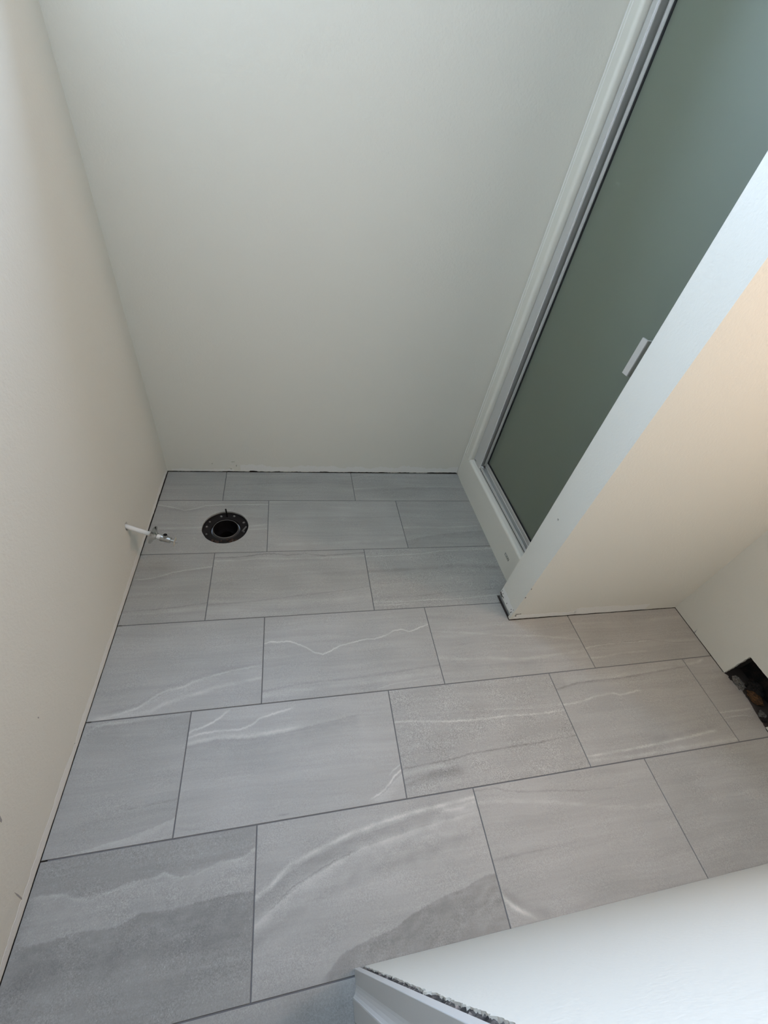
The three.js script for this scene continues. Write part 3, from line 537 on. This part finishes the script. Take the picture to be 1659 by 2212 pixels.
// ---------------------------------------------------------------- water supply on the left wall
{
  const S = V3(-0.020, 0.1775, 0.7190), E = V3(0.1523, 0.1452, 0.7720), u = V3().subVectors(E, S).normalize(), len = S.distanceTo(E);
  const t = thing('supply_stub', 'white plastic water supply pipe with chrome escutcheon and valve on the left wall', 'water pipe', S.toArray());
  const at = (d, side = 0, up = 0) => u.clone().multiplyScalar(d).add(V3(0, up, 0)).add(V3(-u.z, 0, u.x).multiplyScalar(side));
  const along = (d0, d1, r0, r1, seg) => rod(at(d0), at(d1), r0, r1, seg);
  part(t, 'pipe', along(0, 0.094, 0.0083, 0.0083, 24), M.plastic, 'white plastic pipe');
  part(t, 'sleeve', along(0.092, 0.102, 0.0085, 0.0085), M.blackPlastic, 'dark sleeve');
  const escut = new THREE.LatheGeometry([[0.0085, 0.016], [0.011, 0.0155], [0.0135, 0.012], [0.020, 0.0060], [0.0300, 0.0012], [0.0335, 0.0], [0.0335, -0.0012], [0.0300, 0.0], [0.0085, 0.008]].map(p => V2(...p)), 40);
  escut.applyQuaternion(new THREE.Quaternion().setFromUnitVectors(V3(0, 1, 0), u)); escut.translate(...at(0.1005).toArray());
  part(t, 'escutcheon', escut, M.chrome, 'chrome wall plate slid along the pipe');
  part(t, 'pipe', along(0.110, 0.138, 0.0083, 0.0083, 24), M.plastic);
  const body = part(t, 'valve_body', along(0.132, 0.164, 0.0120, 0.0105, 20), M.chromeDull, 'chrome valve body');
  part(body, 'nut', along(0.130, 0.139, 0.0132, 0.0132, 6), M.chromeDull);
  const o = at(0.146), up = V3(0.10, 0.98, -0.1).normalize();
  const out = part(t, 'outlet', rod(o, o.clone().addScaledVector(up, 0.020), 0.0080, 0.0080, 18), M.chromeDull, 'open outlet');
  part(out, 'bore', rod(o.clone().addScaledVector(up, 0.017), o.clone().addScaledVector(up, 0.0204), 0.0066, 0.0066, 16), M.dark);
  part(t, 'stem', along(0.158, 0.176, 0.0045, 0.0045, 12), M.chromeDull);
  const h = new THREE.SphereGeometry(1, 20, 12); h.scale(0.019, 0.0022, 0.0075); // oval handle, long axis across the pipe
  const q = new THREE.Quaternion().setFromRotationMatrix(new THREE.Matrix4().makeBasis(V3(-u.z * 0.5, -0.6, u.x * 0.62).normalize(), u, V3().crossVectors(V3(-u.z * 0.5, -0.6, u.x * 0.62).normalize(), u)));
  h.applyQuaternion(q); h.translate(...at(0.179).toArray());
  part(t, 'valve_handle', h, std('handle', [0.42, 0.38, 0.30], 0.45), 'oval valve handle seen edge-on');
  part(t, 'handle_screw', along(0.180, 0.188, 0.0038, 0.0034, 10), M.bead);
}
// ---------------------------------------------------------------- globe lamp on the right wall, outside the picture; its warm light is what the photograph shows
{
  const t = thing('globe_lamp', 'opal glass globe lamp on a chrome arm high on the right wall', 'lamp', [LAMP.x, LAMP.y, LAMP.z]);
  part(t, 'shade', new THREE.SphereGeometry(0.062, 32, 20), new THREE.MeshStandardMaterial({ color: 0xffffff, roughness: 0.5, emissive: new THREE.Color().setRGB(...LAMP.color), emissiveIntensity: LAMP.glow }), 'glowing opal globe');
  part(t, 'blocking_cup', new THREE.LatheGeometry([[0.0001, -0.078], [0.016, -0.078], [0.024, -0.070], [0.026, -0.0615], [0.024, -0.0615], [0.021, -0.066], [0.0001, -0.070]].map(p => V2(...p)), 32), M.chrome, 'chrome cup added under the globe to block steep downward light');  // unseen, added and sized to keep lamp light off the floor below
  part(t, 'arm', mergeGeometries([rod(V3(0, -0.105, 0), V3(0, -0.076, 0), 0.008, 0.008), rod(V3(-0.006, -0.104, 0), V3(0.118, -0.104, 0), 0.008, 0.008)]), M.chrome);
  part(t, 'wall_plate', rod(V3(0.116, -0.104, 0), V3(0.1275, -0.104, 0), 0.045, 0.05, 28), M.chrome);
}
renderer.render(scene, camera);
